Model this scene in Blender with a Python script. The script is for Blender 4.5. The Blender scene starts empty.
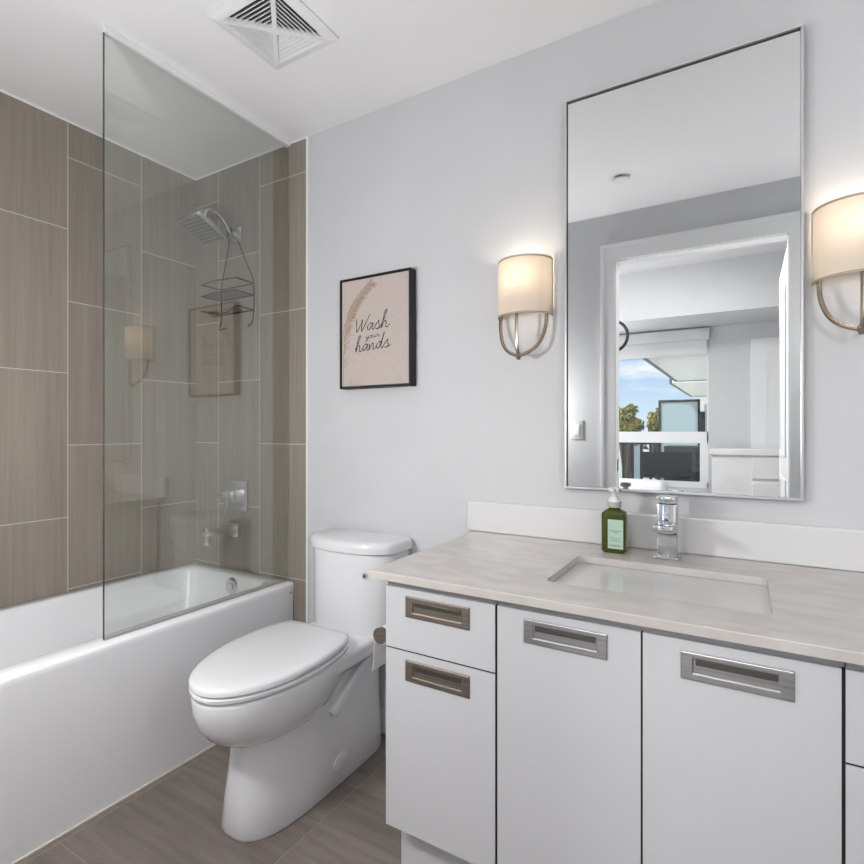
import bpy, bmesh, math, random
from mathutils import Vector, Matrix
random.seed(7)
S = bpy.context.scene
COL = S.collection
PI = math.pi
H = 1.23          # camera height
CEIL = 2.552

# ---------------------------------------------------------------- camera
cam = bpy.data.cameras.new('camera'); cam.lens = 21.958; cam.sensor_width = 36.0; cam.clip_start = 0.01
cam.shift_y = -1/864
co = bpy.data.objects.new('camera', cam); COL.objects.link(co)
co.location = (0, -1.75, H); co.rotation_euler = (PI/2, 0, math.radians(30.707))
S.camera = co

# ---------------------------------------------------------------- view, world, lights
S.view_settings.view_transform = 'Standard'; S.view_settings.look = 'None'
S.view_settings.gamma = 1.0; S.view_settings.use_curve_mapping = False
S.view_settings.exposure = 0.0
try:
    S.cycles.max_bounces = 14; S.cycles.diffuse_bounces = 9; S.cycles.glossy_bounces = 8
    S.cycles.transparent_max_bounces = 16; S.cycles.transmission_bounces = 8
    S.cycles.sample_clamp_indirect = 6.0; S.cycles.caustics_reflective = False; S.cycles.caustics_refractive = False
except Exception:
    pass

def lin(c):
    out = []
    for v in c[:3]:
        v = v/255.0
        out.append(v/12.92 if v <= 0.04045 else ((v+0.055)/1.055)**2.4)
    return (*out, 1.0)

W = bpy.data.worlds.new('sky'); S.world = W; W.use_nodes = True
nt = W.node_tree; nt.nodes.clear()
def N(t, typ, **kw):
    n = t.nodes.new(typ)
    for k, v in kw.items(): setattr(n, k, v)
    return n
wo = N(nt, 'ShaderNodeOutputWorld'); bg = N(nt, 'ShaderNodeBackground'); tc = N(nt, 'ShaderNodeTexCoord')
sp = N(nt, 'ShaderNodeSeparateXYZ'); nt.links.new(tc.outputs['Generated'], sp.inputs[0])
rp = N(nt, 'ShaderNodeValToRGB')
rp.color_ramp.elements[0].position = 0.0; rp.color_ramp.elements[0].color = lin((222, 238, 250))
rp.color_ramp.elements[1].position = 0.22; rp.color_ramp.elements[1].color = lin((92, 162, 230))
nt.links.new(sp.outputs[2], rp.inputs[0])
mp = N(nt, 'ShaderNodeMapping'); mp.inputs['Scale'].default_value = (3, 3, 14); nt.links.new(tc.outputs['Generated'], mp.inputs[0])
nz = N(nt, 'ShaderNodeTexNoise'); nz.inputs['Scale'].default_value = 2.2; nz.inputs['Detail'].default_value = 5; nt.links.new(mp.outputs[0], nz.inputs[0])
cr = N(nt, 'ShaderNodeValToRGB'); cr.color_ramp.elements[0].position = 0.52; cr.color_ramp.elements[1].position = 0.72
nt.links.new(nz.outputs[0], cr.inputs[0])
mx = N(nt, 'ShaderNodeMix', data_type='RGBA'); nt.links.new(cr.outputs[0], mx.inputs[0]); nt.links.new(rp.outputs[0], mx.inputs[6])
mx.inputs[7].default_value = lin((244, 247, 250))
nt.links.new(mx.outputs[2], bg.inputs[0]); bg.inputs[1].default_value = 1.25; nt.links.new(bg.outputs[0], wo.inputs[0])

def area(name, loc, size, energy, rot, color=(1, 1, 1), sy=None):
    l = bpy.data.lights.new(name, 'AREA'); l.energy = energy; l.color = color
    if sy: l.shape = 'RECTANGLE'; l.size = size; l.size_y = sy
    else: l.shape = 'DISK'; l.size = size
    o = bpy.data.objects.new(name, l); COL.objects.link(o); o.location = loc; o.rotation_euler = rot
    return o
sun = bpy.data.lights.new('sun', 'SUN'); sun.energy = 5.5; sun.angle = 0.01; sun.color = (1, .95, .86)
so = bpy.data.objects.new('sun', sun); COL.objects.link(so); so.rotation_mode = 'QUATERNION'; so.rotation_quaternion = Vector((.60, -.45, -.66)).to_track_quat('-Z', 'Y')
BATH_FILL = 32.5; VAN_FILL = 10.0; BED_FILL = 30.0; WINDOW_DAY = 38.0; BULB = 2.6
def globe(name, loc, r, energy, color):
    l = bpy.data.lights.new(name, 'POINT'); l.energy = energy; l.color = color; l.shadow_soft_size = r
    o = bpy.data.objects.new(name, l); COL.objects.link(o); o.location = loc; return o
globe('bath_fill_light', (-1.35, -1.46, 1.38), .075, BATH_FILL, (1, .99, .985))  # added fill lights, here and in the next two lines
globe('vanity_fill_light', (.70, -1.36, 1.70), .075, VAN_FILL, (1, .99, .985))
globe('bedroom_fill_light', (-1.75, -2.55, 2.2), .075, 42.0, (1, .99, .985))
area('bedroom_ceiling_fill', (-0.4, -2.5, 2.755), 0.5, BED_FILL, (0, 0, 0), (1, .98, .95))  # added bedroom fill, no ceiling lamp known there
area('window_daylight', (-1.80, -4.52, 1.5), .6, WINDOW_DAY, (PI/2, 0, 0), (.95, .98, 1), 1.2)

# ---------------------------------------------------------------- materials
def mat(name, col, rough=0.5, metal=0.0, **kw):
    m = bpy.data.materials.new(name); m.use_nodes = True
    b = m.node_tree.nodes['Principled BSDF']
    b.inputs['Base Color'].default_value = lin(col)
    b.inputs['Roughness'].default_value = rough; b.inputs['Metallic'].default_value = metal
    for k, v in kw.items():
        b.inputs[k].default_value = v
    return m
def noisy(m, c1, c2, scale=(8, 8, 8), detail=4, bump=0.0, lo=.35, hi=.65):
    t = m.node_tree; b = t.nodes['Principled BSDF']
    tc = N(t, 'ShaderNodeTexCoord'); mp = N(t, 'ShaderNodeMapping'); mp.inputs['Scale'].default_value = scale
    nz = N(t, 'ShaderNodeTexNoise'); nz.inputs['Scale'].default_value = 1; nz.inputs['Detail'].default_value = detail
    cr = N(t, 'ShaderNodeValToRGB'); cr.color_ramp.elements[0].color = lin(c1); cr.color_ramp.elements[1].color = lin(c2)
    cr.color_ramp.elements[0].position = lo; cr.color_ramp.elements[1].position = hi
    t.links.new(tc.outputs['Object'], mp.inputs[0]); t.links.new(mp.outputs[0], nz.inputs[0])
    t.links.new(nz.outputs[0], cr.inputs[0]); t.links.new(cr.outputs[0], b.inputs['Base Color'])
    if bump:
        bp = N(t, 'ShaderNodeBump'); bp.inputs['Strength'].default_value = bump; bp.inputs['Distance'].default_value = 0.002
        t.links.new(nz.outputs[0], bp.inputs['Height']); t.links.new(bp.outputs[0], b.inputs['Normal'])
    return m

def tile_mat(name, axis, u0, w, v0, h, vaxis, dark, light, grout, g=0.0032, shift=0.5, grain=(70, 70, 2.2), rough=.42, streak='fine'):
    """running-bond rectangular tile with grain; object coordinates are world coordinates on the shell"""
    m = mat(name, dark, rough); t = m.node_tree; b = t.nodes['Principled BSDF']
    def M(op, a, bb=None, c=None):
        n = N(t, 'ShaderNodeMath', operation=op)
        for i, x in enumerate((a, bb, c)):
            if x is None: continue
            if isinstance(x, (int, float)): n.inputs[i].default_value = x
            else: t.links.new(x, n.inputs[i])
        return n.outputs[0]
    tc = N(t, 'ShaderNodeTexCoord'); sp = N(t, 'ShaderNodeSeparateXYZ'); t.links.new(tc.outputs['Object'], sp.inputs[0])
    u = M('DIVIDE', M('SUBTRACT', sp.outputs[axis], u0), w)
    cu = M('FLOOR', u); fu = M('SUBTRACT', u, cu)
    par = M('FLOORED_MODULO', cu, 2.0)
    v = M('ADD', M('DIVIDE', M('SUBTRACT', sp.outputs[vaxis], v0), h), M('MULTIPLY', par, shift))
    cv = M('FLOOR', v); fv = M('SUBTRACT', v, cv)
    du = M('MULTIPLY', M('MINIMUM', fu, M('SUBTRACT', 1.0, fu)), w)
    dv = M('MULTIPLY', M('MINIMUM', fv, M('SUBTRACT', 1.0, fv)), h)
    d = M('MINIMUM', du, dv)
    gm = M('LESS_THAN', d, g/2)
    cb = N(t, 'ShaderNodeCombineXYZ'); t.links.new(cu, cb.inputs[0]); t.links.new(cv, cb.inputs[1])
    wn = N(t, 'ShaderNodeTexWhiteNoise', noise_dimensions='3D'); t.links.new(cb.outputs[0], wn.inputs[0])
    add = N(t, 'ShaderNodeVectorMath', operation='MULTIPLY_ADD'); t.links.new(wn.outputs['Color'], add.inputs[0])
    add.inputs[1].default_value = (3, 3, 3); t.links.new(tc.outputs['Object'], add.inputs[2])
    def noise(scale, detail, dist=0.0):
        mp = N(t, 'ShaderNodeMapping'); mp.inputs['Scale'].default_value = scale; t.links.new(add.outputs[0], mp.inputs[0])
        nz = N(t, 'ShaderNodeTexNoise'); nz.inputs['Scale'].default_value = 1; nz.inputs['Detail'].default_value = detail
        nz.inputs['Distortion'].default_value = dist
        t.links.new(mp.outputs[0], nz.inputs[0]); return nz.outputs[0]
    n1 = noise(grain, 3, .3); n2 = noise(tuple(x*.14 for x in grain), 4, .6); n3 = noise((180, 180, 180), 2)
    f = M('ADD', M('MULTIPLY', n1, .42), M('ADD', M('MULTIPLY', n2, .38), M('MULTIPLY', n3, .2)))
    f = M('ADD', f, M('MULTIPLY', M('SUBTRACT', wn.outputs['Value'], .5), .1))
    cr = N(t, 'ShaderNodeValToRGB'); cr.color_ramp.elements[0].position = .33; cr.color_ramp.elements[1].position = .66
    cr.color_ramp.elements[0].color = lin(dark); cr.color_ramp.elements[1].color = lin(light)
    t.links.new(f, cr.inputs[0])
    mx = N(t, 'ShaderNodeMix', data_type='RGBA'); t.links.new(gm, mx.inputs[0]); t.links.new(cr.outputs[0], mx.inputs[6])
    mx.inputs[7].default_value = lin(grout); t.links.new(mx.outputs[2], b.inputs['Base Color'])
    bp = N(t, 'ShaderNodeBump'); bp.inputs['Strength'].default_value = .3; bp.inputs['Distance'].default_value = .001
    t.links.new(M('SUBTRACT', 1.0, gm), bp.inputs['Height']); t.links.new(bp.outputs[0], b.inputs['Normal'])
    return m

def clear_glass(name, tint, ior=1.5):
    m = bpy.data.materials.new(name); m.use_nodes = True; t = m.node_tree; t.nodes.clear()
    out = N(t, 'ShaderNodeOutputMaterial'); mix = N(t, 'ShaderNodeMixShader'); tr = N(t, 'ShaderNodeBsdfTransparent')
    gl = N(t, 'ShaderNodeBsdfGlossy'); gl.inputs['Roughness'].default_value = 0.0
    fr = N(t, 'ShaderNodeFresnel'); ge = N(t, 'ShaderNodeNewGeometry')
    mm = N(t, 'ShaderNodeMix'); t.links.new(ge.outputs['Backfacing'], mm.inputs[0]); mm.inputs[2].default_value = ior; mm.inputs[3].default_value = 1/ior
    t.links.new(mm.outputs[0], fr.inputs[0]); tr.inputs[0].default_value = (*tint, 1)
    t.links.new(fr.outputs[0], mix.inputs[0]); t.links.new(tr.outputs[0], mix.inputs[1]); t.links.new(gl.outputs[0], mix.inputs[2])
    t.links.new(mix.outputs[0], out.inputs[0]); return m

WALL = noisy(mat('white_wall_paint', (203, 204, 206), .55), (202, 203, 205), (205, 206, 208), (3, 3, 3))
CEILM = noisy(mat('white_ceiling_paint', (235, 236, 238), .7), (234, 235, 237), (237, 237, 239), (3, 3, 3))
TRIMW = mat('white_trim_paint', (230, 231, 232), .35)
TILE_B = tile_mat('taupe_wall_tile_end', 0, -1.994, .301, .557, .613, 2, (131, 122, 112), (154, 145, 134), (205, 199, 190), shift=.5)
TILE_L = tile_mat('taupe_wall_tile_side', 1, -.613, .317, .557, .613, 2, (131, 122, 112), (154, 145, 134), (205, 199, 190), shift=.5)
FLOORM = tile_mat('dark_taupe_floor_tile', 0, -1.15, .61, -.32, .643, 1, (100, 91, 85), (140, 130, 122), (140, 131, 122), g=.003, shift=0, grain=(3, 36, 30), rough=.4)
PORC = mat('white_porcelain', (222, 223, 225), .12, 0, **{'Coat Weight': .3, 'Coat Roughness': .05})
ACRYL = mat('white_acrylic', (240, 241, 243), .18)
SEATP = mat('white_seat_plastic', (224, 225, 227), .16)
GLOSSW = mat('gloss_white_lacquer', (193, 194, 197), .16)
QUARTZ = noisy(mat('cream_quartz', (222, 216, 210), .22), (183, 177, 173), (192, 188, 183), (10, 24, 10), 6)
SPLASH = mat('white_backsplash', (216, 216, 217), .3)
SATIN = mat('satin_chrome', (222, 222, 225), .27, 1)
LIPM = mat('dark_pull_lip', (104, 100, 96), .45, 1)
CHROME = mat('chrome', (208, 209, 212), .06, 1)
BRUSH = noisy(mat('brushed_nickel', (172, 172, 174), .42, 1), (162, 162, 164), (182, 182, 185), (3, 3, 200), 3)
NICKEL = noisy(mat('brushed_nickel_darkened', (134, 124, 115), .55, 1), (126, 117, 108), (144, 134, 125), (3, 3, 200), 3)  # darker nickel copy: drawer pulls' dark reflections in the colour; also the paper holder
BRONZE = mat('brushed_bronze_nickel', (168, 155, 142), .25, 1)
GLASS = clear_glass('shower_glass', (.975, .992, .975), 1.95)
PANE = clear_glass('window_glass', (.96, .97, .97))
EDGE = mat('dark_glass_edge', (58, 68, 64), .15)
MIRROR = mat('mirror_silver', (238, 240, 240), .0, 1)
BLACK = mat('black_frame', (14, 13, 13), .55)
WIRE = mat('dark_bronze_wire', (52, 48, 44), .4, .6)
GAP_SHADE = mat('gap_shade_black', (12, 12, 12), .8)  # black that paints the shade into the cabinet gaps
GREYSEAL = mat('grey_rail', (158, 158, 160), .5, .1)
CANVAS = noisy(mat('beige_canvas', (186, 175, 168), .8), (184, 173, 166), (189, 178, 171), (90, 90, 90))
INK = mat('black_ink', (38, 35, 34), .7)
PAMPAS = mat('tan_plume_print', (142, 116, 97), .8)
PAMPASD = mat('light_plume_print', (166, 143, 126), .8)
PAPER = mat('white_tissue', (236, 236, 236), .9)
SHADEB = mat('shade_binding', (176, 165, 146), .8)
BULBM = mat('bulb_glass', (255, 246, 225), .3, 0, **{'Emission Color': (1, .88, .70, 1), 'Emission Strength': 6})
SOAP = mat('green_soap_plastic', (84, 96, 26), .08, 0, **{'Transmission Weight': .55, 'IOR': 1.4})
LABEL = mat('pale_mint_label', (172, 198, 180), .5)
LABELINK = mat('grey_label_ink', (96, 124, 110), .6)
PUMPC = mat('clear_pump_plastic', (232, 233, 232), .15, 0, **{'Transmission Weight': .12, 'IOR': 1.3})
PUMPW = mat('grey_pump_collar', (186, 188, 186), .2, .3)
CONC = noisy(mat('balcony_concrete', (196, 194, 190), .8), (186, 184, 180), (205, 203, 199), (4, 4, 4))
SOFFIT = mat('white_soffit', (240, 238, 232), .7)
FASCIA = mat('dark_fascia', (96, 98, 98), .5)
FROST = mat('frosted_glass', (206, 222, 224), .4)
def frost():
    t = FROST.node_tree; b = t.nodes['Principled BSDF']; out = t.nodes['Material Output']
    tl = N(t, 'ShaderNodeBsdfTranslucent'); tl.inputs[0].default_value = lin((236, 244, 245)); mx_ = N(t, 'ShaderNodeMixShader'); mx_.inputs[0].default_value = .7
    t.links.new(b.outputs[0], mx_.inputs[1]); t.links.new(tl.outputs[0], mx_.inputs[2]); t.links.new(mx_.outputs[0], out.inputs[0])
frost()
BALK = mat('black_powdercoat', (30, 31, 34), .4)
SCREEN = mat('dark_screen', (24, 28, 36), .5)
LEAF = noisy(mat('autumn_leaf', (150, 148, 52), .7), (104, 116, 38), (186, 168, 72), (2, 2, 2), 5)
LEAFD = noisy(mat('dark_leaf', (70, 84, 40), .8), (56, 70, 34), (98, 104, 56), (1, 1, 1), 5)
BARK = mat('bark', (84, 68, 52), .9)
DUVET = mat('white_bedding', (236, 236, 238), .9)
BLIND = mat('white_blind_fabric', (214, 215, 217), .8)
WOODB = noisy(mat('bedroom_floor_wood', (170, 158, 145), .5), (158, 146, 133), (182, 171, 158), (2, 30, 30))

def shade_mat():
    m = bpy.data.materials.new('cream_linen_shade'); m.use_nodes = True; t = m.node_tree; t.nodes.clear()
    out = N(t, 'ShaderNodeOutputMaterial'); mix = N(t, 'ShaderNodeMixShader')
    df = N(t, 'ShaderNodeBsdfDiffuse'); tl = N(t, 'ShaderNodeBsdfTranslucent')
    tc = N(t, 'ShaderNodeTexCoord'); mp = N(t, 'ShaderNodeMapping'); mp.inputs['Scale'].default_value = (400, 400, 260)
    nz = N(t, 'ShaderNodeTexNoise'); nz.inputs['Scale'].default_value = 1; t.links.new(tc.outputs['Object'], mp.inputs[0]); t.links.new(mp.outputs[0], nz.inputs[0])
    cr = N(t, 'ShaderNodeValToRGB'); cr.color_ramp.elements[0].color = lin((250, 241, 230)); cr.color_ramp.elements[1].color = lin((254, 248, 240))
    t.links.new(nz.outputs[0], cr.inputs[0])
    for s in (df, tl): t.links.new(cr.outputs[0], s.inputs[0])
    mix.inputs[0].default_value = .6
    t.links.new(df.outputs[0], mix.inputs[1]); t.links.new(tl.outputs[0], mix.inputs[2]); t.links.new(mix.outputs[0], out.inputs[0])
    return m
SHADE = shade_mat()
GLOBE = clear_glass('clear_globe', (1, 1, 1), 1.2)

# ---------------------------------------------------------------- mesh helpers (world coordinates)
ORG = {}
def bm_(): return bmesh.new()
def box(bm, x0, x1, y0, y1, z0, z1, mi=0):
    v = [bm.verts.new((x, y, z)) for z in (z0, z1) for y in (y0, y1) for x in (x0, x1)]
    for f in ((0, 2, 3, 1), (4, 5, 7, 6), (0, 1, 5, 4), (2, 6, 7, 3), (0, 4, 6, 2), (1, 3, 7, 5)):
        bm.faces.new([v[i] for i in f]).material_index = mi
    return bm
def rbox(bm, x0, x1, y0, y1, z0, z1, r=.004, seg=2, mi=0):
    t = bmesh.new(); box(t, x0, x1, y0, y1, z0, z1)
    bmesh.ops.bevel(t, geom=t.edges[:], offset=r, segments=seg, profile=.5, affect='EDGES')
    me = bpy.data.meshes.new('t'); t.to_mesh(me); t.free()
    n = len(bm.faces); bm.from_mesh(me); bpy.data.meshes.remove(me); bm.faces.ensure_lookup_table()
    for f in bm.faces[n:]: f.material_index = mi
    return bm
def xform(bm, M, since=0):
    bm.verts.ensure_lookup_table(); bmesh.ops.transform(bm, matrix=M, verts=bm.verts[since:])
def loft(bm, loops, cap0=True, cap1=True, closed=False, mi=0):
    L = [[bm.verts.new(p) for p in lp] for lp in loops]
    n = len(L[0]); rng = range(len(L) if closed else len(L)-1)
    for i in rng:
        a, b = L[i], L[(i+1) % len(L)]
        for j in range(n):
            bm.faces.new((a[j], a[(j+1) % n], b[(j+1) % n], b[j])).material_index = mi
    if not closed:
        if cap0: bm.faces.new(L[0][::-1]).material_index = mi
        if cap1: bm.faces.new(L[-1]).material_index = mi
    return bm
def rrect(x0, x1, y0, y1, r, z, k=6):
    pts = []
    for cx, cy, a0 in ((x1-r, y1-r, 0), (x0+r, y1-r, PI/2), (x0+r, y0+r, PI), (x1-r, y0+r, 3*PI/2)):
        for i in range(k):
            a = a0 + PI/2*i/(k-1); pts.append((cx+r*math.cos(a), cy+r*math.sin(a), z))
    return pts
def ring(c, r, n, ax='z'):
    o = []
    for i in range(n):
        a = 2*PI*i/n; p, q = r*math.cos(a), r*math.sin(a)
        o.append({'z': (c[0]+p, c[1]+q, c[2]), 'y': (c[0]+p, c[1], c[2]+q), 'x': (c[0], c[1]+p, c[2]+q)}[ax])
    return o
def cyl(bm, c0, c1, r0, r1=None, n=24, ax='z', mi=0):
    r1 = r0 if r1 is None else r1
    return loft(bm, [ring(c0, r0, n, ax), ring(c1, r1, n, ax)], mi=mi)
def tube(bm, pts, r, n=8, mi=0, closed=False):
    P = [Vector(p) for p in pts]; m = len(P); R = r if isinstance(r, (list, tuple)) else [r]*m
    loops = []; up = None
    for i in range(m):
        if closed: t = (P[(i+1) % m]-P[i-1]).normalized()
        else: t = (P[min(i+1, m-1)]-P[max(i-1, 0)]).normalized()
        if up is None:
            up = Vector((0, 0, 1)) if abs(t.z) < .9 else Vector((1, 0, 0))
        sdv = t.cross(up)
        if sdv.length < 1e-4: sdv = t.orthogonal()
        sdv.normalize(); up = sdv.cross(t).normalized()
        loops.append([tuple(P[i] + R[i]*(math.cos(2*PI*j/n)*sdv + math.sin(2*PI*j/n)*up)) for j in range(n)])
    return loft(bm, loops, closed=closed, mi=mi)
def spline(P, s=8):
    P = [Vector(p) for p in P]; out = []
    for i in range(len(P)-1):
        p0, p1, p2, p3 = P[max(i-1, 0)], P[i], P[i+1], P[min(i+2, len(P)-1)]
        for j in range(s):
            t = j/s
            out.append(.5*((2*p1)+(p2-p0)*t+(2*p0-5*p1+4*p2-p3)*t*t+(3*p1-p0-3*p2+p3)*t**3))
    out.append(P[-1]); return out
def holed(bm, x0, x1, z0, z1, hx0, hx1, hz0, hz1, y0, y1, mi=0):
    """slab between y0 (front) and y1 (back) with one rectangular hole"""
    def R(a, b, c, d, y): return [(a, y, c), (b, y, c), (b, y, d), (a, y, d)]
    return loft(bm, [R(hx0, hx1, hz0, hz1, y0), R(x0, x1, z0, z1, y0), R(x0, x1, z0, z1, y1), R(hx0, hx1, hz0, hz1, y1)], closed=True, mi=mi)
def org(o):
    return ORG.get(o.name, Vector((0, 0, 0))) if o else Vector((0, 0, 0))
def obj(name, bm, m, parent=None, smooth=True, bevel=0, seg=2, sub=0, loc=None, angle=35):
    base = Vector(loc) if loc is not None else org(parent)
    bmesh.ops.recalc_face_normals(bm, faces=bm.faces[:])
    if base.length: bmesh.ops.translate(bm, verts=bm.verts[:], vec=-base)
    me = bpy.data.meshes.new(name); bm.to_mesh(me); bm.free()
    for x in (m if isinstance(m, (list, tuple)) else [m]): me.materials.append(x)
    o = bpy.data.objects.new(name, me); COL.objects.link(o)
    if parent: o.parent = parent
    elif loc is not None: o.location = base
    ORG[o.name] = base
    if bevel:
        b = o.modifiers.new('bevel', 'BEVEL'); b.width = bevel; b.segments = seg; b.limit_method = 'ANGLE'; b.angle_limit = math.radians(40)
        b.harden_normals = False
    if sub:
        s = o.modifiers.new('sub', 'SUBSURF'); s.levels = sub; s.render_levels = sub
    if smooth:
        me.polygons.foreach_set('use_smooth', [True]*len(me.polygons))
        me.set_sharp_from_angle(angle=math.radians(angle))
    return o
def tag(o, label, cat, group=None):
    o['label'] = label; o['category'] = cat
    if group: o['group'] = group
    return o
def thing(name, label, cat, loc, group=None):
    o = bpy.data.objects.new(name, None); COL.objects.link(o); o.location = loc; o.empty_display_size = .05
    ORG[o.name] = Vector(loc); return tag(o, label, cat, group)
def struct(name, bm, m, parent=None, **kw):
    kw.setdefault('smooth', False)
    o = obj(name, bm, m, parent, **kw)
    if not parent: o['kind'] = 'structure'
    return o
def copy_tree(o, parent=None):
    c = o.copy(); COL.objects.link(c)
    if parent: c.parent = parent
    for ch in list(o.children): copy_tree(ch, c)
    return c

# ================================================================ SHELL
XL, XR, YB = -2.478, 0.95, -1.61
struct('floor', box(bm_(), -2.62, 1.07, -1.71, .12, -.1, 0), FLOORM)
struct('ceiling', box(bm_(), -2.62, 1.07, -1.61, .12, CEIL, CEIL+.25), CEILM)
struct('wall_back', box(bm_(), -2.62, 1.07, 0, .12, 0, CEIL), WALL)
struct('wall_left', box(bm_(), -2.62, XL, YB, 0, 0, CEIL), TILE_L)
struct('wall_right', box(bm_(), XR, 1.07, YB, 0, 0, CEIL), WALL)
b = bm_(); box(b, -3.4, -.69, -1.71, YB, 0, 2.815); box(b, .21, 1.9, -1.71, YB, 0, 2.815); box(b, -.69, .21, -1.71, YB, 2.275, 2.815)
struct('wall_front', b, WALL)
struct('wall_tiled_end', box(bm_(), XL, -1.693, -.005, 0, 0, 2.544), TILE_B)
struct('trim_1', box(bm_(), -1.693, -1.682, -.007, 0, 0, 2.545), TRIMW)          # white edge strip of the tile
b = bm_(); box(b, XL, -1.682, -.007, 0, 2.544, CEIL); box(b, XL, XL+.003, YB, -.007, 2.544, CEIL)
struct('trim_2', b, CEILM)
struct('baseboard_back', box(bm_(), -1.681, -.80, -.012, 0, 0, .1), TRIMW, bevel=.003)
b = bm_(); box(b, -1.78, -.765, YB, YB+.012, 0, .1); box(b, .30, XR, YB, YB+.012, 0, .1)
struct('baseboard_front', b, TRIMW, bevel=.003)
# door frame: lining and casing both sides
b = bm_()
for (x0, x1) in ((-.69, -.675), (.195, .21)): box(b, x0, x1, -1.71, YB, 0, 2.26)
box(b, -.69, .21, -1.71, YB, 2.26, 2.275)
for (y0, y1) in ((YB, YB+.016), (-1.726, -1.71)):
    box(b, -.762, -.680, y0, y1, 0, 2.265); box(b, .200, .288, y0, y1, 0, 2.265); box(b, -.762, .288, y0, y1, 2.265, 2.365)
    s = 1 if y0 == YB else -1
    yy0, yy1 = (y1, y1+.006) if s > 0 else (y0-.006, y0)
    box(b, -.762, -.742, yy0, yy1, 0, 2.345); box(b, .268, .288, yy0, yy1, 0, 2.345); box(b, -.762, .288, yy0, yy1, 2.345, 2.365)
struct('trim_3', b, TRIMW, bevel=.002)
# open bathroom door leaf, swung into the bedroom
b = bm_(); box(b, .198, .236, -2.53, -1.735, .01, 2.25)
dl = struct('door_1', b, TRIMW, bevel=.002)
b = bm_()
for z0, z1 in ((.2, .95), (1.08, 2.05)):
    holed(b, -2.42, -1.85, z0, z1, -2.39, -1.88, z0+.03, z1-.03, -.198, -.193)
for v in b.verts: v.co = Vector((-v.co.y, v.co.x, v.co.z))
obj('raised_panel', b, TRIMW, dl, smooth=False)
b = bm_(); cyl(b, (.198, -2.46, .78), (.191, -2.46, .78), .027, ax='x'); tube(b, [(.192, -2.46, .78), (.156, -2.46, .78), (.152, -2.45, .78), (.152, -2.35, .78)], .009, 10)
obj('door_handle', b, BRUSH, dl)
tag(obj('strike_plate', box(bm_(), -.675, -.6735, -1.68, -1.65, .985, 1.055), BALK, loc=(-.675, -1.665, 1.02)), 'small dark metal strike plate on the left door jamb seen in the mirror', 'strike plate')

# ---------------------------------------------------------------- bedroom behind the camera (seen in the mirror)
struct('floor_bedroom', box(bm_(), -3.4, 1.9, -4.75, -1.71, -.1, 0), WOODB)
struct('ceiling_bedroom', box(bm_(), -3.4, 1.9, -4.75, -1.58, 2.776+.04, 2.95), CEILM)
struct('wall_bedroom_left', box(bm_(), -3.4, -3.28, -4.6, -1.71, 0, 2.816), WALL)
struct('wall_bedroom_right', box(bm_(), 1.78, 1.9, -4.6, -1.71, 0, 2.816), WALL)
WX0, WX1, WZ0, WZ1 = -2.15, -.335, .62, 2.25
b = bm_(); box(b, -3.4, WX0, -4.75, -4.6, 0, 2.816); box(b, WX1, 1.9, -4.75, -4.6, 0, 2.816); box(b, WX0, WX1, -4.75, -4.6, 0, WZ0); box(b, WX0, WX1, -4.75, -4.6, WZ1, 2.816)
struct('wall_bedroom_window', b, WALL)
struct('trim_4', box(bm_(), -3.28, 1.78, -4.6, -3.85, 2.335, 2.816), WALL)      # ceiling bulkhead over the window
b = bm_()
for a in ((WX0, WX0+.06, WZ0, WZ1), (WX1-.012, WX1, WZ0, WZ1), (WX0, WX1, WZ0, .68), (WX0, WX1, 1.10, 1.222), (WX0, WX1, 2.19, WZ1), (-.416, WX1-.012, .68, 1.10), (-1.75, -1.69, .68, 1.10)):
    box(b, a[0], a[1], -4.68, -4.605, a[2], a[3])
wf = struct('window_1', b, TRIMW)
b = bm_(); box(b, WX0+.06, WX1-.012, -4.646, -4.64, 1.222, 2.19); box(b, -1.69, -.416, -4.646, -4.64, .68, 1.10)
obj('pane', b, PANE, wf, smooth=False)
rb = thing('roller_blind', 'white roller blind rolled low under its box over the bedroom window', 'blind', (-1.25, -4.58, 2.04))
obj('cassette', rbox(bm_(), WX0-.02, WX1+.015, -4.598, -4.53, 2.20, 2.318, .005), BLIND, rb)
obj('fabric', box(bm_(), WX0+.01, WX1-.01, -4.570, -4.567, 2.06, 2.20), BLIND, rb, smooth=False)
obj('hem_bar', rbox(bm_(), WX0+.01, WX1-.01, -4.576, -4.562, 2.042, 2.06, .003), BLIND, rb)
# panelled door beside the window
b = bm_(); box(b, .05, .80, -4.6, -4.565, .005, 2.17)
d2 = struct('door_2', b, TRIMW, bevel=.003)
b = bm_()
for z0, z1 in ((1.72, 2.02), (1.36, 1.66), (.9, 1.28), (.2, .8)):
    for x0, x1 in ((.17, .40), (.46, .69)): holed(b, x0, x1, z0, z1, x0+.025, x1-.025, z0+.025, z1-.025, -4.559, -4.565)
for v in b.verts: pass
obj('raised_panel', b, TRIMW, d2, smooth=False)
# low white dresser in front of it
dr = thing('dresser', 'low white dresser with a thick top standing before the white panelled door', 'dresser', (.15, -4.3, 0))
obj('body', box(bm_(), -.28, .74, -4.52, -4.12, .06, 1.0), TRIMW, dr, smooth=False, bevel=.003)
obj('top', box(bm_(), -.30, .77, -4.54, -4.09, 1.0, 1.055), TRIMW, dr, smooth=False, bevel=.004)
for z in (.78, .54, .30, .08): obj('drawer', box(bm_(), .06, .73, -4.12, -4.10, z, z+.2), TRIMW, dr, smooth=False, bevel=.003)
for x in (-.26, .70):
    for y in (-4.50, -4.16): obj('leg', box(bm_(), x, x+.03, y, y+.03, 0, .06), TRIMW, dr, smooth=False)
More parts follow.
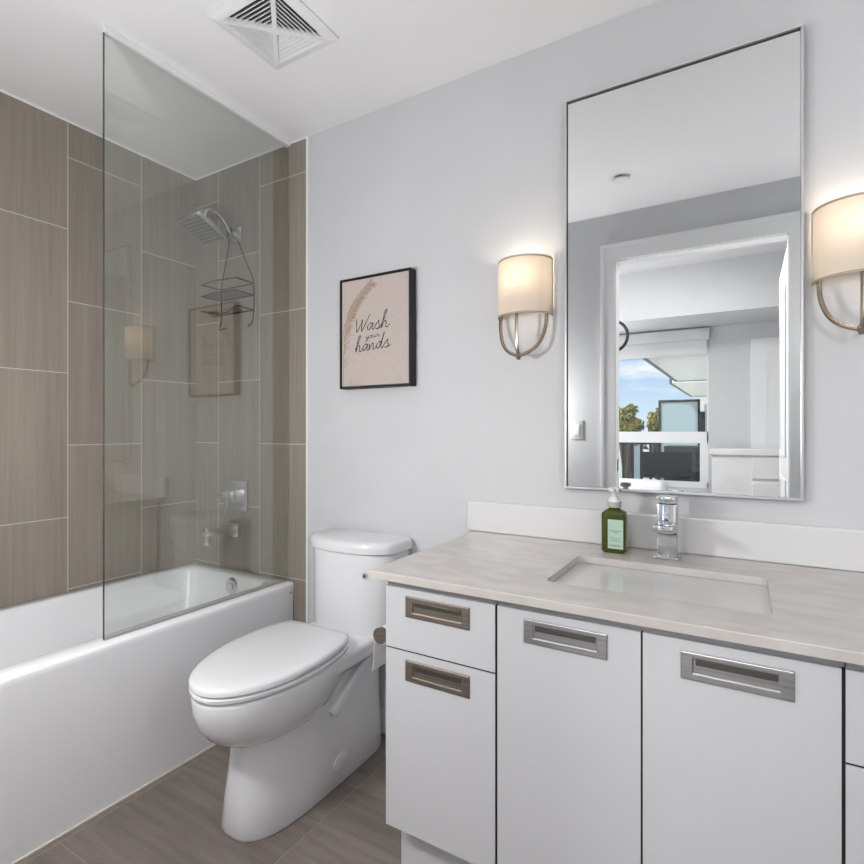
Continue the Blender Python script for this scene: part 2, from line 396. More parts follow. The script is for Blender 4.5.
# bed under the window
bd = thing('bed', 'bed with white bedding and a plump pillow below the bedroom window', 'bed', (-1.4, -4.0, 0))
obj('bed_base', box(bm_(), -2.2, -.72, -4.52, -3.2, .02, .30), BLIND, bd, smooth=False, bevel=.01)
obj('mattress', rbox(bm_(), -2.2, -.72, -4.53, -3.2, .302, .55, .05, 4), DUVET, bd)
t = bm_(); rbox(t, -.95-.42, -.72, -4.57, -4.2, .552, .70, .065, 4); obj('pillow', t, DUVET, bd, sub=1)
hp = thing('hoop_lamp', 'thin black ring half hidden behind the door jamb in the mirror', 'pendant', (-1.12, -3.6, 2.10))
t = bm_(); n = 40
tube(t, [(-1.12+.15*math.cos(2*PI*i/n), -3.6, 2.15+.15*math.sin(2*PI*i/n)) for i in range(n)], .015, 8, closed=True)
obj('hoop', t, BLACK, hp)
t = bm_(); tube(t, [(-1.12, -3.6, 2.30), (-1.12, -3.6, 2.80)], .004, 6); cyl(t, (-1.12, -3.6, 2.79), (-1.12, -3.6, 2.815), .05)
obj('cord', t, BLACK, hp)

# ---------------------------------------------------------------- balcony and outdoors
struct('balcony_floor', box(bm_(), -3.4, 1.9, -7.2, -4.75, -.25, -.02), CONC)
rl = thing('balcony_railing', 'black balcony railing with upright bars beyond the lower window pane', 'railing', (-2.2, -7.05, -.02))
obj('top_rail', box(bm_(), -3.3, -1.15, -7.08, -7.03, 1.02, 1.055), BALK, rl, smooth=False)
obj('bottom_rail', box(bm_(), -3.3, -1.15, -7.07, -7.04, .06, .09), BALK, rl, smooth=False)
for i in range(17):
    x = -3.29+i*.134
    obj('baluster', box(bm_(), x, x+.042, -7.075, -7.04, -.02 if i % 4 == 0 else .09, 1.02), BALK, rl, smooth=False)
pv = thing('privacy_screen', 'frosted glass balcony privacy screen in a dark frame', 'screen', (-.6, -7.0, -.02))
b = bm_(); holed(b, -1.137, -.57, -.02, 1.70, -1.107, -.60, .05, 1.665, -6.98, -7.02); obj('frame', b, BALK, pv, smooth=False)
b = bm_(); box(b, -1.107, -.60, -7.004, -6.996, .05, 1.665); obj('glass', b, FROST, pv, smooth=False)
tv = thing('outdoor_screen', 'black flat rectangular screen with a thin frame outside the lower window pane', 'screen', (-.95, -5.9, .50))
b = bm_(); holed(b, -1.21, -.60, .60, .95, -1.195, -.615, .615, .935, -5.88, -5.93); obj('frame', b, BALK, tv, smooth=False)
obj('display', box(bm_(), -1.195, -.615, -5.92, -5.89, .615, .935), SCREEN, tv, smooth=False)
b = bm_(); box(b, -.93, -.88, -5.92, -5.89, .52, .60); box(b, -1.06, -.75, -5.99, -5.82, .50, .52); obj('stand', b, BALK, tv, smooth=False)
tb = thing('patio_table', 'low white table carrying the black screen outside', 'table', (-.95, -5.9, -.02))
obj('tabletop', box(bm_(), -1.33, -.52, -6.15, -5.65, .46, .50), TRIMW, tb, smooth=False)
for x in (-1.3, -.6):
    for y in (-6.12, -5.72): obj('leg', box(bm_(), x, x+.04, y, y+.04, -.02, .46), BALK, tb, smooth=False)
tag(obj('storage_box', box(bm_(), -.98, -.30, -6.8, -6.3, -.02, 1.02), mat('charcoal_panel', (48, 50, 56), .5), loc=(-.64, -6.55, -.02), smooth=False, bevel=.01), 'dark charcoal storage box behind the black screen on the balcony', 'storage box')
# upper balconies of the building alongside, dark edged soffits
def slab(name, x0, x1, y0, y1, z, label):
    o = thing(name, label, 'balcony', ((x0+x1)/2, y0, z))
    obj('soffit', box(bm_(), x0+.06, x1, y1+.06, y0, z, z+.16), SOFFIT, o, smooth=False)
    b = bm_(); box(b, x0, x0+.06, y1, y0, z-.015, z+.18); box(b, x0, x1, y1, y1+.06, z-.015, z+.18); obj('fascia', b, FASCIA, o, smooth=False)
slab('upper_balcony', -1.44, 1.9, -4.76, -12.1, 2.42, 'white balcony soffit with a dark edge right above the window view')
slab('upper_balcony', -1.62, 1.9, -12.6, -18.4, 2.42, 'smaller white balcony soffit farther along the neighbouring building')
b = bm_(); box(b, -1.55, 2.2, -24, -18.7, -6, 2.41)
nb = tag(obj('neighbour_building', b, mat('pale_cladding', (214, 214, 210), .7), loc=(.8, -21, -6), smooth=False), 'pale grey building wall beyond the frosted screen', 'building')
b = bm_(); box(b, -1.36, -1.18, -18.7, -18.66, .5, 1.9); o = obj('window', b, SCREEN, nb, smooth=False)
GZ = -6.0
struct('ground', box(bm_(), -90, 60, -120, -7.6, GZ-.3, GZ), noisy(mat('grass_ground', (222, 210, 190), .9), (214, 202, 182), (230, 218, 200), (.2, .2, .2)))
def tree(name, x, y, h, r, m, label, group=None, n=900, seed=1):
    rnd = random.Random(seed)
    o = thing(name, label, 'tree', (x, y, GZ), group)
    b = bm_(); tube(b, [(x, y, GZ), (x+.1, y, GZ+h*.4), (x, y, GZ+h*.75)], [.15, .12, .06], 8)
    for k in range(6):
        a = 2*PI*k/6; tube(b, [(x, y, GZ+h*.45), (x+r*.6*math.cos(a), y+r*.6*math.sin(a), GZ+h*.72)], [.12, .05], 6)
    obj('trunk', b, BARK, o)
    b = bm_()
    G_ = lambda: max(-.55, min(.55, rnd.gauss(0, .4)))
    cl = [(G_()*r, G_()*r, rnd.uniform(-.9, .9)*r*1.25) for _ in range(26)]
    for _ in range(n):
        c = rnd.choice(cl); d = Vector((rnd.gauss(0, 1), rnd.gauss(0, 1), rnd.gauss(0, 1))).normalized()*r*rnd.uniform(.15, .42)
        taper = 1-.45*max(0, c[2]/(r*1.25))
        p = Vector((x+c[0]*taper, y+c[1]*taper, GZ+h*.72+c[2]))+d
        u = Vector((rnd.gauss(0, 1), rnd.gauss(0, 1), rnd.gauss(0, 1))).normalized(); w = u.orthogonal().normalized(); s = rnd.uniform(.14, .3)*(r/1.5)*(1.6 if y < -50 else 1)
        q = [p+u*s, p+w*s*.6, p-u*s, p-w*s*.6]; b.faces.new([b.verts.new(v) for v in q])
    obj('crown', b, m, o, smooth=False)
tree('autumn_tree', -4.73, -24, 10.4, .66, LEAF, 'yellow green tree at the left edge of the mirrored window view', n=2200, seed=3)
tree('autumn_tree', -4.02, -28.5, 10.4, .72, LEAF, 'yellow green tree just left of the frosted screen', n=2200, seed=5)
for i in range(9):
    tree('distant_tree', -22+i*3.6, -62-2*(i % 3), 8.2+.5*(i % 2), 1.7, LEAFD, 'dark green tree in the distant row between the two yellow trees', 'distant tree row', 500, 20+i)
hs = thing('house', 'white roofed low house between the trees', 'building', (-8.2, -42, GZ))
obj('wall', box(bm_(), -8.8, -7.5, -45, -41, GZ, .85), mat('house_wall', (208, 210, 198), .8), hs, smooth=False)
b = bm_(); loft(b, [[(-9.0, -40.6, .8), (-7.3, -40.6, .8), (-7.3, -43, 1.2), (-9.0, -43, 1.2)], [(-9.0, -40.6, .95), (-7.3, -40.6, .95), (-7.3, -43, 1.35), (-9.0, -43, 1.35)]])
obj('roof', b, SOFFIT, hs, smooth=False)

# ================================================================ BATHTUB
tub = thing('bathtub', 'white alcove bathtub with a flat apron behind the glass panel', 'bathtub', (-2.13, -.79, 0))
y0, y1 = YB+.003, -.0075
x0, xa, xr = XL+.003, -1.768, -1.757
Z = .545
L = [rrect(x0, -1.785, y0, y1, .004, .002), rrect(x0, -1.765, y0, y1, .004, Z-.03), rrect(x0, -1.762, y0, y1, .006, Z-.012),
     rrect(x0+.001, -1.7645, y0+.001, y1-.001, .008, Z-.004), rrect(x0+.004, -1.772, y0+.004, y1-.004, .012, Z),
     rrect(x0+.045, xr-.09, y0+.07, y1-.055, .06, Z), rrect(x0+.055, xr-.098, y0+.08, y1-.063, .06, Z-.004), rrect(x0+.06, xr-.106, y0+.088, y1-.071, .065, Z-.02),
     rrect(x0+.085, xr-.135, y0+.24, y1-.105, .09, .20), rrect(x0+.11, xr-.16, y0+.29, y1-.15, .11, .155), rrect(x0+.17, xr-.22, y0+.36, y1-.21, .10, .14)]
obj('tub_shell', loft(bm_(), L), ACRYL, tub, angle=50)
b = bm_(); cyl(b, (-2.095, -.080, .497), (-2.095, -.093, .494), .036, .034, 32, 'y'); cyl(b, (-2.095, -.093, .494), (-2.095, -.097, .493), .018, .017, 24, 'y')
obj('overflow_plate', b, CHROME, tub)
b = bm_(); cyl(b, (-2.135, -.30, .14), (-2.135, -.30, .146), .035, .032, 28); obj('drain', b, CHROME, tub)
b = bm_(); cyl(b, (-1.769, -.03, .50), (-1.7645, -.03, .50), .006, .005, 12, 'x'); obj('apron_screw', b, GREYSEAL, tub)
struct('trim_5', box(bm_(), -1.785, -1.780, YB+.014, -.014, .0005, .006), mat('pale_caulk', (214, 206, 192), .6))

# ================================================================ SHOWER GLASS
gp = thing('shower_glass_panel', 'tall fixed clear glass panel standing on the bathtub rim', 'glass panel', (-1.80, -.42, Z))
GX0, GX1, GY0 = -1.803, -1.797, -.818
obj('glass', box(bm_(), GX0, GX1, GY0+.001, -.0085, Z+.005, CEIL-.022), GLASS, gp, smooth=False)
obj('polished_edge', box(bm_(), GX0, GX1, GY0-.0015, GY0+.001, Z+.005, CEIL-.022), EDGE, gp, smooth=False)
b = bm_(); box(b, GX0-.008, GX1+.012, GY0, -.0085, CEIL-.022, CEIL-.001); obj('ceiling_channel', b, TRIMW, gp, smooth=False, bevel=.002)
b = bm_(); box(b, GX0-.002, GX1+.002, GY0, -.0085, Z+.0005, Z+.005); obj('bottom_seal', b, GREYSEAL, gp, smooth=False)

# shower arm and head
sh = thing('rain_shower', 'square chrome rain shower head on a curved arm from the tiled wall', 'shower head', (-2.14, -.013, 2.19))
b = bm_(); rbox(b, -2.168, -2.112, -.017, -.0055, 2.155, 2.228, .004); obj('flange', b, SATIN, sh)
b = bm_(); tube(b, spline([(-2.14, -.02, 2.19), (-2.14, -.05, 2.19), (-2.14, -.08, 2.215), (-2.14, -.11, 2.245), (-2.14, -.15, 2.26), (-2.14, -.185, 2.245), (-2.14, -.20, 2.205)]), .0105, 12)
obj('shower_arm', b, SATIN, sh)
b = bm_(); loft(b, [rrect(-.1, .1, -.1, .1, .012, .0), rrect(-.103, .103, -.103, .103, .014, .003), rrect(-.103, .103, -.103, .103, .014, .022), rrect(-.095, .095, -.095, .095, .014, .027), rrect(-.03, .03, -.03, .03, .02, .032)])
cyl(b, (0, 0, .02), (0, 0, .05), .018, .014, 20)
HM = Matrix.Translation((-2.14, -.215, 2.150)) @ Matrix.Rotation(math.radians(-23), 4, 'X') @ Matrix.Scale(.78, 4)
xform(b, HM); obj('head_plate', b, SATIN, sh)
b = bm_(); box(b, -.097, .097, -.097, .097, -.0012, .0005); xform(b, HM); obj('spray_face', b, mat('grey_spray_face', (150, 150, 148), .35, .5), sh, smooth=False)
b = bm_()
for i in range(8):
    for j in range(8): cyl(b, (-.084+i*.024, -.084+j*.024, .001), (-.084+i*.024, -.084+j*.024, -.005), .006, .0045, 8)
xform(b, HM); o = obj('nozzles', b, mat('grey_silicone', (96, 96, 94), .6), sh)

# hanging wire caddy
cd = thing('shower_caddy', 'dark wire shower caddy hanging from the shower arm', 'shower caddy', (-2.13, -.075, 1.73))
cxx, yb, yf = -2.105, -.045, -.15; cl_, cr_ = cxx-.115, cxx+.115
b = bm_()
tube(b, spline([(cl_+.03, yb, 1.735), (cl_+.015, yb-.02, 1.722), (cl_, yb-.012, 1.735), (cl_, yb, 1.78), (cl_, yb, 1.93), (cl_+.04, yb-.01, 2.03), (cl_+.08, yb-.02, 2.127), (-2.158, -.058, 2.175), (-2.154, -.062, 2.2045), (-2.14, -.062, 2.213), (-2.126, -.062, 2.2045), (-2.122, -.058, 2.175), (cr_-.08, yb-.02, 2.127), (cr_-.04, yb-.01, 2.03), (cr_, yb, 1.93), (cr_, yb, 1.78), (cr_, yb-.012, 1.735), (cr_-.015, yb-.02, 1.722), (cr_-.03, yb, 1.735)], 6), .0032, 8)
obj('hanger', b, WIRE, cd)
b = bm_()
for z in (1.925, 1.87):
    tube(b, [(cl_, yb, z), (cl_-.008, yf, z), (cxx, yf-.02, z), (cr_+.008, yf, z), (cr_, yb, z)], .003, 8, closed=True)
for i in range(13):
    x = cl_+.008+i*.0178; tube(b, [(x, yb, 1.868), (x, yf-.012, 1.868)], .0016, 6)
tube(b, [(cl_, yb, 1.87), (cl_, yb, 1.925)], .003, 6); tube(b, [(cr_, yb, 1.87), (cr_, yb, 1.925)], .003, 6)
obj('upper_basket', b, WIRE, cd)
b = bm_()
tube(b, [(cl_, yb, 1.80), (cl_-.008, yf, 1.80), (cxx-.02, yf+.03, 1.785), (cxx+.02, yf+.03, 1.785), (cr_+.008, yf, 1.80), (cr_, yb, 1.80)], .003, 8, closed=True)
for i in range(13):
    x = cl_+.008+i*.0178; tube(b, spline([(x, yb, 1.80), (x, (yb+yf)/2, 1.782), (x, yf+.012, 1.80)], 4), .0016, 6)
obj('soap_basket', b, WIRE, cd)

# valve and spout
vp = thing('shower_valve', 'chrome square shower valve plate with a lever handle on the tiled wall', 'shower valve', (-2.14, -.013, .91))
b = bm_(); rbox(b, -2.215, -2.07, -.02, -.0055, .838, .988, .003); obj('escutcheon', b, SATIN, vp)
b = bm_(); rbox(b, -2.175, -2.115, -.062, -.020, .885, .945, .004); rbox(b, -2.168, -2.122, -.085, -.062, .892, .938, .003); obj('knob', b, SATIN, vp)
b = bm_(); rbox(b, -2.152, -2.138, -.086, -.072, .83, .895, .003); rbox(b, -2.20, -2.168, -.082, -.066, .908, .922, .003); obj('lever', b, SATIN, vp)
spt = thing('tub_spout', 'square chrome bathtub spout on the tiled wall above the tub', 'bath spout', (-2.155, -.013, .74))
b = bm_(); rbox(b, -2.188, -2.122, -.03, -.0055, .712, .782, .003); obj('wall_plate', b, SATIN, spt)
b = bm_(); rbox(b, -2.176, -2.134, -.19, -.03, .742, .766, .003); rbox(b, -2.176, -2.134, -.19, -.162, .700, .744, .003); cyl(b, (-2.155, -.175, .765), (-2.155, -.175, .776), .007, .007, 12); obj('spout', b, SATIN, spt)

# ================================================================ CEILING VENT + sprinkler cap
vx, vy, hs_ = -1.318, -.535, .147
vt = thing('ceiling_vent', 'white square ceiling exhaust vent with four triangular louver fields', 'vent', (vx, vy, CEIL))
b = bm_()
loft(b, [rrect(vx-hs_, vx+hs_, vy-hs_, vy+hs_, .004, CEIL-.0005, 3), rrect(vx-hs_, vx+hs_, vy-hs_, vy+hs_, .004, CEIL-.008, 3), rrect(vx-hs_+.012, vx+hs_-.012, vy-hs_+.012, vy+hs_-.012, .003, CEIL-.016, 3),
         rrect(vx-hs_+.03, vx+hs_-.03, vy-hs_+.03, vy+hs_-.03, .002, CEIL-.018, 3), rrect(vx-hs_+.032, vx+hs_-.032, vy-hs_+.032, vy+hs_-.032, .002, CEIL-.003, 3)], False, False)
obj('frame', b, TRIMW, vt)
inn = hs_-.031
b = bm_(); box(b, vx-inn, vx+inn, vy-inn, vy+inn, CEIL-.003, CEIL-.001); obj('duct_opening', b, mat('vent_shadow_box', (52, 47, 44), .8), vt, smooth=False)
b = bm_()
for s in (1, -1):
    n0 = len(b.verts); box(b, -inn*1.41, inn*1.41, -.0075, .0075, CEIL-.019, CEIL-.004)
    xform(b, Matrix.Translation((vx, vy, 0)) @ Matrix.Rotation(s*PI/4, 4, 'Z'), n0)
n0 = len(b.verts); box(b, -.014, .014, -.014, .014, CEIL-.02, CEIL-.004); xform(b, Matrix.Translation((vx, vy, 0)) @ Matrix.Rotation(PI/4, 4, 'Z'), n0)
obj('cross_bars', b, TRIMW, vt, smooth=False)
for q in range(4):
    for k in range(8):
        d = .018+k*.0132
        if d > inn-.004: continue
        half = d-.009; b = bm_()
        loft(b, [[(-half, d+.004, CEIL-.0165), (half, d+.004, CEIL-.0165), (half, d-.003, CEIL-.005), (-half, d-.003, CEIL-.005)], [(-half, d+.0065, CEIL-.0155), (half, d+.0065, CEIL-.0155), (half, d-.0005, CEIL-.004), (-half, d-.0005, CEIL-.004)]])
        xform(b, Matrix.Translation((vx, vy, 0)) @ Matrix.Rotation(q*PI/2, 4, 'Z'))
        obj('louver', b, TRIMW, vt, smooth=False)
sc_ = thing('ceiling_sprinkler_cap', 'small round white ceiling cap seen in the mirror', 'sprinkler', (-.558, -1.153, CEIL))
b = bm_(); cyl(b, (-.558, -1.153, CEIL-.0005), (-.558, -1.153, CEIL-.012), .03, .03, 28); obj('collar', b, GREYSEAL, sc_)
b = bm_(); cyl(b, (-.558, -1.153, CEIL-.012), (-.558, -1.153, CEIL-.017), .042, .04, 32); obj('cap', b, TRIMW, sc_)

# ================================================================ TOILET
TX = -1.335
tl = thing('toilet', 'white one piece skirted toilet with a closed lid between bathtub and vanity', 'toilet', (TX, -.4, 0))
def egg(hw, yb, yf, ym, z, n=64, pf=2.0, pb=2.6):
    """closed outline: ellipse-like front (towards -y) and squarer back"""
    o = []
    for i in range(n):
        a = 2*PI*i/n; c, s = math.cos(a), math.sin(a)
        p = pf if s < 0 else pb
        x = hw*math.copysign(abs(c)**(2/p), c); yy = math.copysign(abs(s)**(2/p), s)
        o.append((TX+x, ym+(yy*(yb-ym) if s > 0 else yy*(ym-yf)), z))
    return o
obj('pedestal', loft(bm_(), [egg(.122, -.06, -.69, -.42, .001, pf=2.7, pb=8), egg(.126, -.06, -.695, -.42, .012, pf=2.7, pb=8), egg(.122, -.06, -.685, -.42, .1, pf=2.6, pb=8), egg(.116, -.06, -.668, -.42, .2, pf=2.6, pb=8), egg(.112, -.06, -.66, -.42, .30, pf=2.6, pb=8), egg(.112, -.06, -.66, -.42, .37, pf=2.6, pb=8)]), PORC, tl, angle=60)
def plan(inset, z, k=1.0, back=-.285, hwb=.143, hw=.187, tip=-.818, ym=-.50):
    """closed plan outline of the seat: straight back edge, swelling sides, elliptical front; the axis leans slightly"""
    P = []
    for i in range(25):
        a = PI*i/24; P.append((hw*math.cos(a), ym-(ym-tip)*math.sin(a)))
    P += [(-hw*.985, ym+.07), (-hw*.94, ym+.13), (-(hwb+.012), back-.025), (-(hwb-.004), back-.004), (-(hwb-.03), back), (-(hwb-.09), back+.004),
          (hwb-.09, back+.004), (hwb-.03, back), (hwb-.004, back-.004), (hwb+.012, back-.025), (hw*.94, ym+.13), (hw*.985, ym+.07)]
    o = []
    for x, y in P:
        fx_ = (abs(x)-inset)/abs(x) if abs(x) > 1e-6 else 1
        yy = y+inset*(1 if y < ym-.1 else -1 if y > back-.03 else 0)*(1 if abs(x) < hw*.8 or y > back-.03 else .5)
        x = x*max(fx_, 0); x, yy = x*k, -.53+(yy+.53)*k
        o.append((x-1.318-(yy+.815)*.062, yy, z))
    return o
def bowlp(kb, z, tip=-.815, hw=.187):
    return [(x, y if y < -.5 else -.5+(y+.5)*kb, z) for x, y, z in plan(0, z, 1.0, back=-.24, hwb=hw*.86, hw=hw, tip=tip)]
obj('bowl', loft(bm_(), [bowlp(.42, .272, -.60, .07), bowlp(.42, .282, -.675, .105), bowlp(.44, .302, -.728, .135), bowlp(.48, .332, -.768, .158), bowlp(.56, .372, -.795, .173), bowlp(.75, .418, -.809, .182), bowlp(.95, .452, -.812, .183), bowlp(.97, .460, -.81, .181), bowlp(.97, .465, -.803, .175)]), PORC, tl, angle=70)
# rear deck carried on a diagonal strut
DX = -1.343
b = loft(bm_(), [[(DX-.168, -.50, z), (DX+.168, -.50, z), (DX+.168, -.03, z), (DX-.168, -.03, z)] for z in (.404, .4625)])
obj('rear_deck', b, PORC, tl, bevel=.014, seg=4, angle=60)
def prof(x): return [(x, -.392, .278), (x, -.365, .246), (x, -.19, .358), (x, -.09, .41), (x, -.14, .412), (x, -.22, .385)]
obj('strut', loft(bm_(), [prof(DX-.145), prof(DX+.145)]), PORC, tl, bevel=.01, seg=4, angle=60)
def tk(hw, yf, ys, z, k=24, hb=None):
    o = [(TX+hw, -.022, z), (TX+hw, ys, z)]
    for i in range(1, k):
        a = PI*i/k; c = math.cos(a); x = hw*(math.copysign(abs(c)**.85, c)); o.append((TX+x, ys+(yf-ys)*math.sin(a)**.8, z))
    o += [(TX-hw, ys, z), (TX-hw, -.022, z)]
    return o
TX = -1.327
obj('tank', loft(bm_(), [tk(.186, -.21, -.10, .455), tk(.190, -.208, -.10, .50), tk(.194, -.206, -.10, .65), tk(.198, -.206, -.10, .768)]), PORC, tl, bevel=.006, seg=3, angle=50)
obj('tank_lid', loft(bm_(), [tk(.199, -.208, -.10, .769), tk(.208, -.220, -.105, .773), tk(.210, -.222, -.105, .79), tk(.209, -.221, -.105, .803), tk(.204, -.214, -.103, .812), tk(.19, -.2, -.10, .816)]), PORC, tl, angle=50)
TX = -1.335
b = bm_(); cyl(b, (TX+.120, -.180, .692), (TX+.122, -.199, .692), .011, .010, 20, 'y'); o = obj('flush_button', b, CHROME, tl)
b = bm_(); cyl(b, (TX+.122, -.1992, .692), (TX+.122, -.202, .692), .005, .004, 12, 'y'); obj('button_core', b, BLACK, o)
obj('seat', loft(bm_(), [plan(.008, 0.4670), plan(.001, 0.4705), plan(0, 0.4805), plan(.004, 0.4840)]), SEATP, tl, angle=60)
obj('seat_lid', loft(bm_(), [plan(.006, 0.4870), plan(0, 0.4905), plan(0, 0.5025), plan(.003, 0.5075), plan(.012, 0.5115), plan(0, 0.5155, .8), plan(0, 0.5165, .4)]), SEATP, tl, angle=60)
for s in (-1, 1):
    b = bm_(); rbox(b, TX-.008+s*.07-.03, TX-.008+s*.07+.03, -.282, -.25, .463, .488, .006, 3); obj('hinge', b, SEATP, tl)
b = bm_(); loft(b, [[(TX+.118, -.33+.032*math.cos(2*PI*i/24)*1.3, .075+.03*math.sin(2*PI*i/24)) for i in range(24)], [(TX+.128, -.33+.032*math.cos(2*PI*i/24)*1.3, .075+.03*math.sin(2*PI*i/24)) for i in range(24)], [(TX+.130, -.33+.027*math.cos(2*PI*i/24)*1.3, .075+.025*math.sin(2*PI*i/24)) for i in range(24)]])
obj('bolt_cover', b, PORC, tl)

# ================================================================ VANITY
YF, YD = -.63, -.611          # front face plane of the fronts, back of the fronts
ZT, ZB = .828, .207
def pull(parent, cx, cz, m, w=.182, h=.053):
    t = bm_()
    x0, x1, z0, z1 = cx-w/2, cx+w/2, cz-h/2, cz+h/2
    a, c, d, e = x0+.022, x1-.022, z0+.014, z1-.011
    def R(i, y): return [(x0+i, y, z0+i), (x1-i, y, z0+i), (x1-i, y, z1-i), (x0+i, y, z1-i)]
    def Q(i, y): return [(a-i, y, d-i), (c+i, y, d-i), (c+i, y, e+i), (a-i, y, e+i)]
    loft(t, [R(0, YF-.0002), R(.0005, YF-.003), R(.002, YF-.004), Q(.002, YF-.004), Q(0, YF-.003), Q(0, YF+.0165)], True, True)
    o = obj('recessed_pull', t, m, parent, smooth=False)
    t = bm_(); rbox(t, a+.004, c-.002, YF-.0015, YF+.003, e-.013, e-.001, .001); rbox(t, a+.002, c-.002, YF+.004, YF+.012, d+.002, d+.008, .001)
    obj('grip_lip', t, LIPM, o, smooth=False)
    return o
def front(name, parent, x0, x1, z0, z1, pc, m):
    t = bm_(); w, h = .178, .049
    holed(t, x0, x1, z0, z1, pc[0]-w/2, pc[0]+w/2, pc[1]-h/2, pc[1]+h/2, YF, YD)
    o = obj(name, t, GLOSSW, parent, smooth=False)
    pull(o, pc[0], pc[1], m); return o
def carcass(parent, x0, x1):
    t = bm_(); g = .016
    box(t, x0, x0+g, YD+.012, -.022, ZB, .84); box(t, x1-g, x1, YD+.012, -.022, ZB, .84)
    box(t, x0+g, x1-g, YD+.012, -.022, ZB-.0, ZB+g); box(t, x0+g, x1-g, -.04, -.022, ZB+g, .84)
    obj('carcass', t, GLOSSW, parent, smooth=False)
    t = bm_(); box(t, x0+.001, x1+.0008, YD+.006, YD+.010, ZB+.002, .825); obj('gap_shade_panel', t, GAP_SHADE, parent, smooth=False)  # black panel paints the shade seen through the front gaps
    t = bm_(); box(t, x0+.006, x1, -.57, -.55, 0.001, ZB-.001); box(t, x0+.006, x0+.024, -.55, -.03, .001, ZB-.001); obj('toe_kick', t, GLOSSW, parent, smooth=False)
    t = bm_(); box(t, x0, x1, YF+.008, YD+.02, .8285, .8445); obj('top_rail', t, GREYSEAL, parent, smooth=False)
def drawer_unit(loc_x, label):
    o = thing('drawer_cabinet', label, 'cabinet', (loc_x, -.31, 0))
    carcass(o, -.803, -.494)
    front('drawer', o, -.805, -.496, .672, ZT, (-.652, .784), NICKEL)
    front('drawer', o, -.805, -.496, ZB, .668, (-.652, .622), NICKEL)
    t = bm_(); box(t, -.8046, -.4964, YF+.0015, YD-.0002, .6683, .6717); obj('gap_shade_strip', t, GAP_SHADE, o, smooth=False)  # black strip stands in for shade between the drawers
    return o
dcab = drawer_unit(-.65, 'gloss white two drawer vanity cabinet next to the toilet')
sk = thing('sink_cabinet', 'gloss white two door vanity cabinet under the sink', 'cabinet', (-.02, -.31, 0))
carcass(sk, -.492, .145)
front('door', sk, -.490, -.1795, ZB, ZT, (-.335, .784), BRUSH)
front('door', sk, -.1755, .1405, ZB, ZT, (-.016, .781), BRUSH)
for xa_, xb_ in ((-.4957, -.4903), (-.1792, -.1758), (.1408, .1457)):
    obj('gap_shade_strip', box(bm_(), xa_, xb_, YF+.0015, YD-.0002, ZB+.001, ZT-.001), GAP_SHADE, sk, smooth=False)  # black strips stand in for shade between the fronts
d2_ = copy_tree(dcab); d2_.location.x += .951; d2_['label'] = 'gloss white drawer cabinet cut by the right photo edge'

# countertop with the sink cut-out
SX0, SX1, SY0, SY1 = -.418, .048, -.51, -.205
ct0, ct1 = .846, .866
cx0, cx1, cy0, cy1 = -.847, XR-.003, -.648, -.003
b = loft(bm_(), [rrect(SX0, SX1, SY0, SY1, .02, ct1), rrect(cx0+.002, cx1, cy0+.002, cy1, .001, ct1), rrect(cx0, cx1, cy0, cy1, .001, ct1-.002), rrect(cx0, cx1, cy0, cy1, .001, ct0), rrect(SX0, SX1, SY0, SY1, .02, ct0)], closed=True)
tag(obj('countertop', b, QUARTZ, loc=(-.02, -.33, ct0), angle=30), 'cream white quartz countertop over the vanity cabinets', 'countertop')
b = bm_(); box(b, -.878, XR-.003, -.022, -.002, ct1+.0005, .974)
tag(obj('backsplash', b, SPLASH, loc=(0, -.01, ct1), smooth=False, bevel=.004), 'low white backsplash strip along the wall behind the faucet', 'backsplash')
snk = thing('sink', 'white rectangular undermount sink set in the countertop', 'sink', (-.19, -.355, .675))
b = loft(bm_(), [rrect(SX0-.03, SX1+.03, SY0-.03, SY1+.03, .04, ct0-.001), rrect(SX0-.002, SX1+.002, SY0-.002, SY1+.002, .022, ct0-.001), rrect(SX0+.002, SX1-.002, SY0+.002, SY1-.002, .025, ct0-.008), rrect(SX0+.022, SX1-.022, SY0+.02, SY1-.016, .045, .73), rrect(SX0+.045, SX1-.045, SY0+.04, SY1-.04, .05, .698), rrect(SX0+.18, SX1-.18, SY0+.11, SY1-.11, .03, .690),
                rrect(SX0+.18, SX1-.18, SY0+.11, SY1-.11, .03, .675), rrect(SX0-.01, SX1+.01, SY0-.01, SY1+.01, .05, .69), rrect(SX0-.03, SX1+.03, SY0-.03, SY1+.03, .04, ct0-.012)], True, True)
b2 = b; obj('basin', b2, mat('shaded_sink_porcelain', (200, 200, 198), .15), snk, angle=50)  # white porcelain greyed so the basin's shade is in its colour
b = bm_(); cyl(b, (-.19, -.355, .6905), (-.19, -.355, .695), .024, .022, 24); obj('drain', b, CHROME, snk)

# faucet
fx, fy = -.190, -.105
fa = thing('faucet', 'square chrome single hole faucet behind the sink', 'faucet', (fx, fy, ct1))
b = bm_(); rbox(b, fx-.033, fx+.033, fy-.028, fy+.028, ct1+.0005, ct1+.007, .002); obj('base_plate', b, CHROME, fa)
b = bm_(); rbox(b, fx-.0255, fx+.0255, fy-.021, fy+.021, ct1+.007, 1.022, .002); obj('column', b, CHROME, fa)
b = bm_(); rbox(b, fx-.0255, fx+.0255, fy-.10, fy-.021, .953, .972, .002); obj('spout', b, CHROME, fa)
b = bm_(); rbox(b, fx-.0255, fx+.0255, fy-.021, fy+.021, 1.024, 1.033, .002); rbox(b, fx-.0255, fx+.0255, fy-.045, fy+.021, 1.034, 1.044, .002); obj('lever_handle', b, CHROME, fa)

